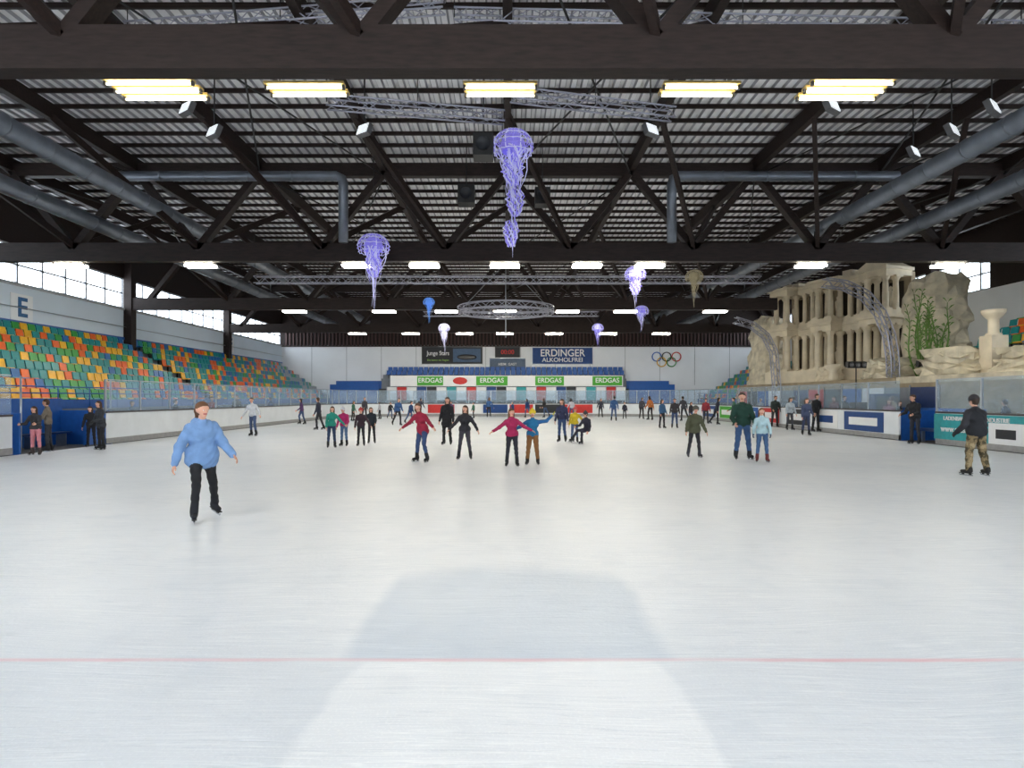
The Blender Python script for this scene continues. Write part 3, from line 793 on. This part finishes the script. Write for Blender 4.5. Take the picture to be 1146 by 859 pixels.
    for q,(a,bb,kk,fp) in ((-1,LL),(1,RL)):
        hp=A((q*0.088,0,hz-0.02),float)
        def dirl(a): return A((q*math.sin(rad(bb)),math.sin(rad(a))*math.cos(rad(bb)),-math.cos(rad(a))*math.cos(rad(bb))))
        kn=hp+dirl(a)*0.43; an=kn+dirl(a-kk)*0.40
        pr(hp,kn,0.092*leg*(1.05 if fem else 1),0.062*leg,'pants'); pr(kn,an,0.060*leg,0.046*leg,'pants')
        calf=kn+(an-kn)*0.3+A((0,-0.012,0)); pr(calf,calf+(an-kn)*0.2,0.058*leg,0.052*leg,'pants')
        fpr=rad(fp); ty=rad(12*q)
        f=A((math.sin(ty)*math.cos(fpr),math.cos(ty)*math.cos(fpr),math.sin(fpr))); u=A((0,0,1.0))-f*f[2]; u/=np.linalg.norm(u)
        pr(an+(kn-an)*0.28,an,0.055,0.055,'boot')
        pr(an-f*0.03-u*0.04,an-f*0.03,0.052,0.05,'boot')
        pr(an-f*0.035-u*0.055,an+f*0.145-u*0.065,0.045,0.036,'boot')
        feet.append((an,f,u))
    hc=up((0,0.02,nz+0.205)); hyr=rad(hyaw+twist); hp_=rad(hpitch)-rad(lean)*0.3
    def hd(p): return hc+rotz3(rotx(A(p,float),hp_),hyr)
    pr(hd((0,-0.012,0.022)),hd((0,0.008,0.018)),0.082,0.08,'skin')
    pr(hd((0,0.03,-0.04)),hd((0,0.045,-0.075)),0.055,0.038,'skin')
    pr(hd((0,0.085,0.0)),hd((0,0.104,-0.024)),0.009,0.015,'skin')
    pr(hd((-0.04,0.062,0.02)),hd((0.04,0.062,0.02)),0.024,0.024,'skin')
    for q in (-1,1): pr(hd((q*0.08,-0.005,0.008)),hd((q*0.083,-0.008,-0.022)),0.017,0.012,'skin')
    pr(hd((-0.016,0.078,-0.052)),hd((0.016,0.078,-0.052)),0.0095,0.0095,'lips')
    pr(hd((0,-0.024,0.038)),hd((0,-0.010,0.046)),0.091,0.086,'hair')
    pr(hd((0,-0.045,0.0)),hd((0,-0.045,-0.03)),0.072,0.064,'hair')
    if pony:
        pr(hd((0,-0.11,0.03)),hd((0,-0.15,-0.02)),0.03,0.035,'hair'); pr(hd((0,-0.15,-0.02)),hd((0,-0.14,-0.14)),0.035,0.018,'hair')
    if hairlen:
        for q in (-1,0,1):
            pr(hd((q*0.055,-0.05,0.0)),hd((q*0.06,-0.075,-0.09-hairlen)),0.045,0.03,'hair')
        for q in (-1,1): pr(hd((q*0.082,-0.01,0.02)),hd((q*0.09,-0.01,-0.08-hairlen*0.6)),0.024,0.018,'hair')
    if hat:
        pr(hd((0,-0.015,0.055)),hd((0,-0.01,0.075)),0.098,0.086,'hat')
        pr(hd((-0.03,0.01,0.05)),hd((0.03,0.01,0.05)),0.082,0.082,'hat')
        if hat[0]>150 or hat==(60,60,66): pr(hd((0,-0.015,0.17)),hd((0,-0.015,0.172)),0.03,0.03,'hat')
    allp=np.array([p[0] for p in PR]+[p[1] for p in PR]); mn=allp.min(0)-0.24; mx=allp.max(0)+0.24
    dim=np.ceil((mx-mn)/vox).astype(int)+1
    V=np.full(tuple(dim),1.0)
    K=0.022
    for p in PR:
        rr=max(p[2],p[3])*1.05+0.06; lo=np.minimum(p[0],p[1])-rr; hi=np.maximum(p[0],p[1])+rr
        i0=np.maximum(0,np.floor((lo-mn)/vox).astype(int)); i1=np.minimum(dim,np.ceil((hi-mn)/vox).astype(int)+1)
        gx,gy,gz=[mn[i]+vox*np.arange(i0[i],i1[i]) for i in range(3)]
        pt=np.stack(np.meshgrid(gx,gy,gz,indexing='ij'),-1); dd=primd(pt,p)
        if p[4] in('top','sleeve','pants','acc'):
            dd=dd+0.005*np.sin(pt[...,2]*38+pt[...,0]*17+5*np.sin(pt[...,1]*11+pt[...,0]*9+px))
        sl=tuple(slice(i0[i],i1[i]) for i in range(3)); W=V[sl]
        h=np.clip(0.5+0.5*(W-dd)/K,0,1); V[sl]=W*(1-h)+dd*h-K*h*(1-h)
    pos,fc=surface_nets(V,mn,vox)
    cen=pos[fc].mean(1)
    D=np.stack([primd(cen,p) for p in PR],1); am=D.argmin(1)
    labs=[p[4] for p in PR]
    mats={'skin':skin_m,'hair':cloth(hair),'top':tm or cloth(top),'pants':pm or cloth(pants),'boot':cloth(boot),'glove':cloth(glove) if glove else skin_m,'hat':cloth(hat) if hat else skin_m,
          'sleeve':cloth(sleeve) if sleeve else skin_m,'lips':lips_m,'acc':cloth(collar or bag or top)}
    b=MB()
    for k in mats: b.mi(mats[k])
    b.v=[tuple(v) for v in pos]; b.f=[tuple(int(i) for i in f) for f in fc]
    b.m=[b.mi(mats[labs[i]]) for i in am]; b.s=[True]*len(b.f)
    if d<32:
        for q in (-1,1):
            b.ell(hd((q*0.031,0.082,0.002)),(0.013,0.010,0.009),eye_w,8,5); b.ell(hd((q*0.031,0.090,0.002)),(0.006,0.004,0.006),eye_d,6,4)
    hm=mats['glove']; gs=1.15 if glove else 1.0
    for q,w_,u in hands:
        u=Vector(u); sd=Vector((0,1,0)); sd=(sd-u*sd.dot(u))
        if sd.length<0.2: sd=Vector((0,0,1))-u*u.z
        sd.normalize(); nn=u.cross(sd).normalized()
        inn=Vector((-q,0,0)); 
        if nn.dot(inn)<0: nn=-nn
        R=Matrix((sd,nn,u)).transposed(); w_=Vector(w_)
        b.ell(w_+u*0.045,(0.040*gs,0.017*gs,0.055),hm,10,6,R)
        for fi,(off,L) in enumerate(((0.029,0.068),(0.010,0.076),(-0.010,0.071),(-0.028,0.056))):
            st=w_+u*0.082+sd*off
            p1=st+u*L*0.42+nn*L*0.08+sd*off*0.15; p2=p1+u*L*0.30+nn*L*0.22; p3=p2+u*L*0.16+nn*L*0.26
            b.tube([st-u*0.02,st,p1,p2,p3],[0.0085*gs,0.0092*gs,0.0085*gs,0.0075*gs,0.0055*gs],hm,6)
        st=w_+u*0.025+sd*0.028; p1=st+sd*0.026+u*0.022+nn*0.01; p2=p1+sd*0.008+u*0.03+nn*0.01; p3=p2+u*0.018
        b.tube([st,p1,p2,p3],[0.012*gs,0.011*gs,0.0095*gs,0.006*gs],hm,6)
    for an,f,u in feet:
        f=Vector(f);u=Vector(u);x=f.cross(u).normalized();R=Matrix((x,f,u)).transposed(); an=Vector(an)
        b.obox(an+f*0.055-u*0.103,(0.066,0.27,0.014),R,black)
        for o in (-0.035,0.12): b.obox(an+f*o-u*0.122,(0.022,0.05,0.03),R,black)
        prof=[(-0.09,-0.132),(0.18,-0.132),(0.205,-0.118),(0.212,-0.128),(0.19,-0.158),(-0.08,-0.160),(-0.10,-0.150)]
        vs=[an+f*a+u*c+x*0.003 for a,c in prof]+[an+f*a+u*c-x*0.003 for a,c in prof]; n=len(prof)
        b.add(vs,[tuple(range(n)),tuple(range(2*n-1,n-1,-1))]+[(i,n+i,n+(i+1)%n,(i+1)%n) for i in range(n)],blade_m)
    mz=min(v[2] for v in b.v)
    b.v=[(v[0]*s,v[1]*s,(v[2]-mz)*s) for v in b.v]
    return b.obj(name,(g.x,g.y,z0),math.radians(yaw))
ST=(6,12,20,8)
ST2=(14,10,45,2)
ST3=(-12,12,14,10)
SPR=(5,62,10,68)
person('woman_in_blue_hoodie',226,582,453,yaw=-140,top=(112,146,192),pants=(24,25,30),hair=(98,66,44),boot=(28,30,38),RL=(24,4,26,4),LL=(-12,12,20,-14),LA=(24,22,28,14),RA=(-14,24,18,16),lean=8,puff=1.45,fem=True,hem=0.06,hood=True,hyaw=10,leg=0.98,H=1.68,twist=8,roll=2,pony=True)
person('man_in_camouflage_trousers',1093,532,443,yaw=8,top=(30,32,38),pants=(120,105,75),pm=camo(),hair=(60,48,40),boot=(32,30,30),glove=(40,40,44),hat=(54,52,54),LL=(6,8,12,0),RL=(0,8,8,0),LA=(10,16,40,2),RA=(10,16,40,2),lean=6,puff=1.38,leg=1.26,hem=0.02,sleeve=(44,44,50),hyaw=0)
person('girl_in_magenta_jacket',573,522,458,yaw=182,top=(155,30,78),pants=(36,36,48),hair=(95,65,45),LL=(6,5,12,0),RL=(-2,5,6,-4),LA=(8,52,14,62),RA=(5,52,30,58),puff=1.15,hairlen=0.1,fem=True)
person('child_in_blue_jacket',596,520,459,yaw=175,top=(28,105,150),pants=(125,86,48),hair=(70,50,35),hat=(210,182,45),LL=(3,6,8,0),RL=(6,6,14,0),RA=(8,54,14,62),LA=(20,100,10,140),sleeve=(40,95,148),leg=1.15,glove=(195,190,55))
person('woman_in_red_jacket',473,517,453,yaw=150,top=(150,30,58),pants=(52,72,112),hair=(90,60,40),LL=(18,8,30,0),RL=(2,12,12,0),LA=(25,44,16,52),RA=(10,48,16,54),lean=15,puff=1.15,hem=0.08,fem=True,H=1.6,hairlen=0.06)
person('woman_in_dark_jacket',520,514,456,yaw=178,top=(40,40,46),pants=(58,56,66),hair=(75,50,36),LL=(10,8,18,0),RL=(2,8,10,0),LA=(5,34,35,26),RA=(5,38,20,40),fem=True,hairlen=0.12,H=1.5)
person('woman_in_black_coat',500,498,445,yaw=170,top=(26,26,30),pants=(24,24,28),hair=(50,36,28),LL=(6,5,12,0),RL=(-6,5,10,-8),puff=1.2,hem=0.22,fem=True,hairlen=0.1)
person('man_in_green_jacket',831,514,440,yaw=178,top=(20,56,46),pants=(58,88,130),hair=(62,45,34),LL=(4,7,8,0),RL=(2,6,6,0),LA=(12,18,45,-4),RA=(12,18,45,-4),puff=1.3,leg=1.12,H=1.85)
person('girl_in_pale_blue_jacket',853,517,457,yaw=165,top=(170,198,206),pants=(66,95,135),hair=(110,75,48),LL=(3,5,8,0),RL=(3,5,8,0),LA=(10,16,35,4),RA=(10,16,35,4),fem=True,hairlen=0.14,boot=(110,50,50),glove=(60,80,110))
person('child_in_olive_jacket',777,512,455,yaw=180,top=(76,78,58),pants=(36,36,42),hair=(85,60,42),hat=(84,82,74),LL=(6,7,14,0),RL=(-2,7,10,-4),LA=(6,20,22,16),RA=(6,20,22,16),puff=1.3,hem=0.04,boot=(60,60,70))
person('child_in_teal_jacket',371,501,455,yaw=200,top=(34,135,118),pants=(36,54,84),LA=(5,40,20,40),RA=ST,fem=True,hairlen=0.08)
person('child_in_magenta_jacket',385,499,456,yaw=170,top=(175,36,100),pants=(80,110,150),hat=(205,205,212),LA=ST2,RA=ST)
person('child_in_dark_jacket',404,499,457,yaw=185,top=(56,38,48),pants=(36,36,44),hat=(170,55,55),LA=(5,30,20,30),RA=ST)
person('child_in_black_jacket',416,496,456,yaw=190,top=(34,42,50),pants=(30,30,36),hairlen=0.08,LA=ST2,RA=(5,30,10,30))
person('skater_in_grey_hoodie',283,488,445,yaw=170,top=(190,194,202),pants=(64,82,118),LL=(10,6,20,0),RL=(-6,6,10,-5),LA=(10,30,30,25),RA=(8,25,25,20))
person('skater_in_black_jacket',265,477,442,yaw=180,top=(36,38,42),pants=(34,36,44))
person('skater_in_navy_jacket',357,481,445,yaw=95,top=(36,40,58),pants=(40,42,50),LL=(16,4,20,0),RL=(-12,4,8,-10))
person('skater_in_red_jacket',212,474,450,yaw=90,top=(180,40,40),pants=(50,60,90),lean=40,LL=(25,8,40,0),RL=(0,12,20,0),H=1.45,gpos=G(214,480))
person('girl_in_pink_trousers',40,509,455,yaw=190,top=(56,54,58),pants=(205,130,140),fem=True,hairlen=0.1,LA=(30,15,60,5),RA=(30,15,60,5),boot=(70,60,60))
person('boy_by_the_boards',54,505,447,yaw=120,top=(120,110,98),pants=(50,52,60),LA=(25,12,60,0),RA=(25,12,60,0))
person('woman_in_grey_coat',113,503,449,yaw=160,top=(54,56,62),pants=(32,32,36),fem=True,hairlen=0.14,hem=0.12,LA=(20,15,50,0),RA=(10,15,30,5),glove=(40,40,40))
person('child_in_black_coat',102,500,455,yaw=200,top=(30,30,34),pants=(30,30,36),hairlen=0.08)
person('skater_in_blue_jeans',629,495,447,yaw=160,top=(44,48,78),pants=(54,76,116),LL=(14,5,26,0),RL=(-8,6,8,-8),fem=True,hairlen=0.1)
person('child_in_yellow_jacket',643,495,456,yaw=175,top=(215,188,45),pants=(78,100,140),LA=(5,40,10,40),RA=ST,hat=(190,72,72))
person('child_sitting_on_ice',657,496,yaw=120,H=1.5,top=(38,38,54),pants=(42,38,56),LL=(80,10,70,0),RL=(85,12,55,0),lean=8,LA=(10,14,30,5),RA=(40,10,40,0),hat=(60,60,66))
person('skater_walking',741,479,447,yaw=200,top=(55,92,130),pants=(36,36,44),hairlen=0.08,fem=True)
person('skater_walking',755,479,446,yaw=170,top=(50,46,50),pants=(56,74,112))
person('skater_walking',790,474,446,yaw=180,top=(140,46,56),pants=(50,52,60))
person('skater_standing',867,478,443,yaw=170,top=(46,56,54),pants=(40,44,50),RA=ST2)
person('skater_standing',884,481,445,yaw=185,top=(170,180,190),pants=(70,72,82),fem=True,hairlen=0.08)
person('skater_standing',902,487,446,yaw=170,top=(66,76,104),pants=(50,60,90),fem=True,hairlen=0.1,LA=ST2)
person('skater_standing',913,483,441,yaw=200,top=(30,32,36),pants=(30,32,38))
person('child_in_red_striped_top',994,490,447,yaw=150,top=(140,64,84),pants=(60,62,84),fem=True,hairlen=0.08)
person('child_in_black_sweater',1006,491,449,yaw=200,top=(36,36,42),pants=(45,45,55),hairlen=0.08)
person('man_leaning_on_boards',1030,497,440,yaw=120,H=1.82,top=(32,34,40),pants=(44,46,56),puff=1.25,LA=(25,12,50,0),RA=(25,12,50,0),gpos=Vector((15.2,23.0,0)))
cols=[(40,44,60),(140,36,54),(46,82,130),(36,36,40),(178,178,188),(82,54,100),(54,100,82),(66,66,74),(188,110,54),(28,56,100),(45,45,52),(60,50,50)]
far=[(445,476),(459,474),(437,468),(425,468),(470,467),(530,468),(547,467),(574,467),(590,467),(610,467),(640,468),(687,471),(699,468),(718,468),(728,470),(765,471),(395,471),(408,470),(822,476),(672,467),(505,467),(773,474),(838,478),(338,475),(802,475)]
for i,(x,y) in enumerate(far):
    kid=random.random()<0.35
    a=random.choice([(8,5,16,0),(3,4,6,0),(14,6,24,0),(24,5,34,0)]); c=random.choice([(-8,5,8,-8),(2,5,8,0),(-2,4,6,0),(-20,8,14,-18)])
    person('child_skating' if kid else 'adult_skating',x,y,H=random.uniform(1.3,1.5) if kid else random.uniform(1.62,1.85),yaw=random.uniform(0,360),top=random.choice(cols),pants=random.choice([(36,38,46),(60,82,120),(44,44,50),(30,32,36)]),lean=random.choice([3,6,12]),
      hair=random.choice([(60,42,32),(110,80,50),(40,30,26)]),LL=a,RL=c,LA=random.choice([ST,ST2,ST3,(8,25,20,20)]),RA=random.choice([ST,ST2,ST3,(8,25,20,20)]),hairlen=random.choice([0,0.1]),fem=random.random()<0.5)
for (x,y,c) in ((-16.2,30,(60,60,66)),(-16.3,34,(150,50,50)),(-16.1,42,(50,70,110)),(16.9,27,(150,130,110)),(16.9,31,(40,42,48)),(17.0,32,(120,50,60)),(17.2,37,(50,90,140)),(17.0,21,(60,60,80)),(16.8,41,(190,190,200)),(17.3,29,(90,60,110)),(-16.2,26.5,(70,90,110)),(16.9,34.5,(40,42,60)),(17.2,19.6,(130,60,60))):
    person('spectator',0,500,H=random.uniform(1.6,1.85),yaw=random.uniform(0,360),top=c,gpos=Vector((x,y,0)),z0=-0.03)
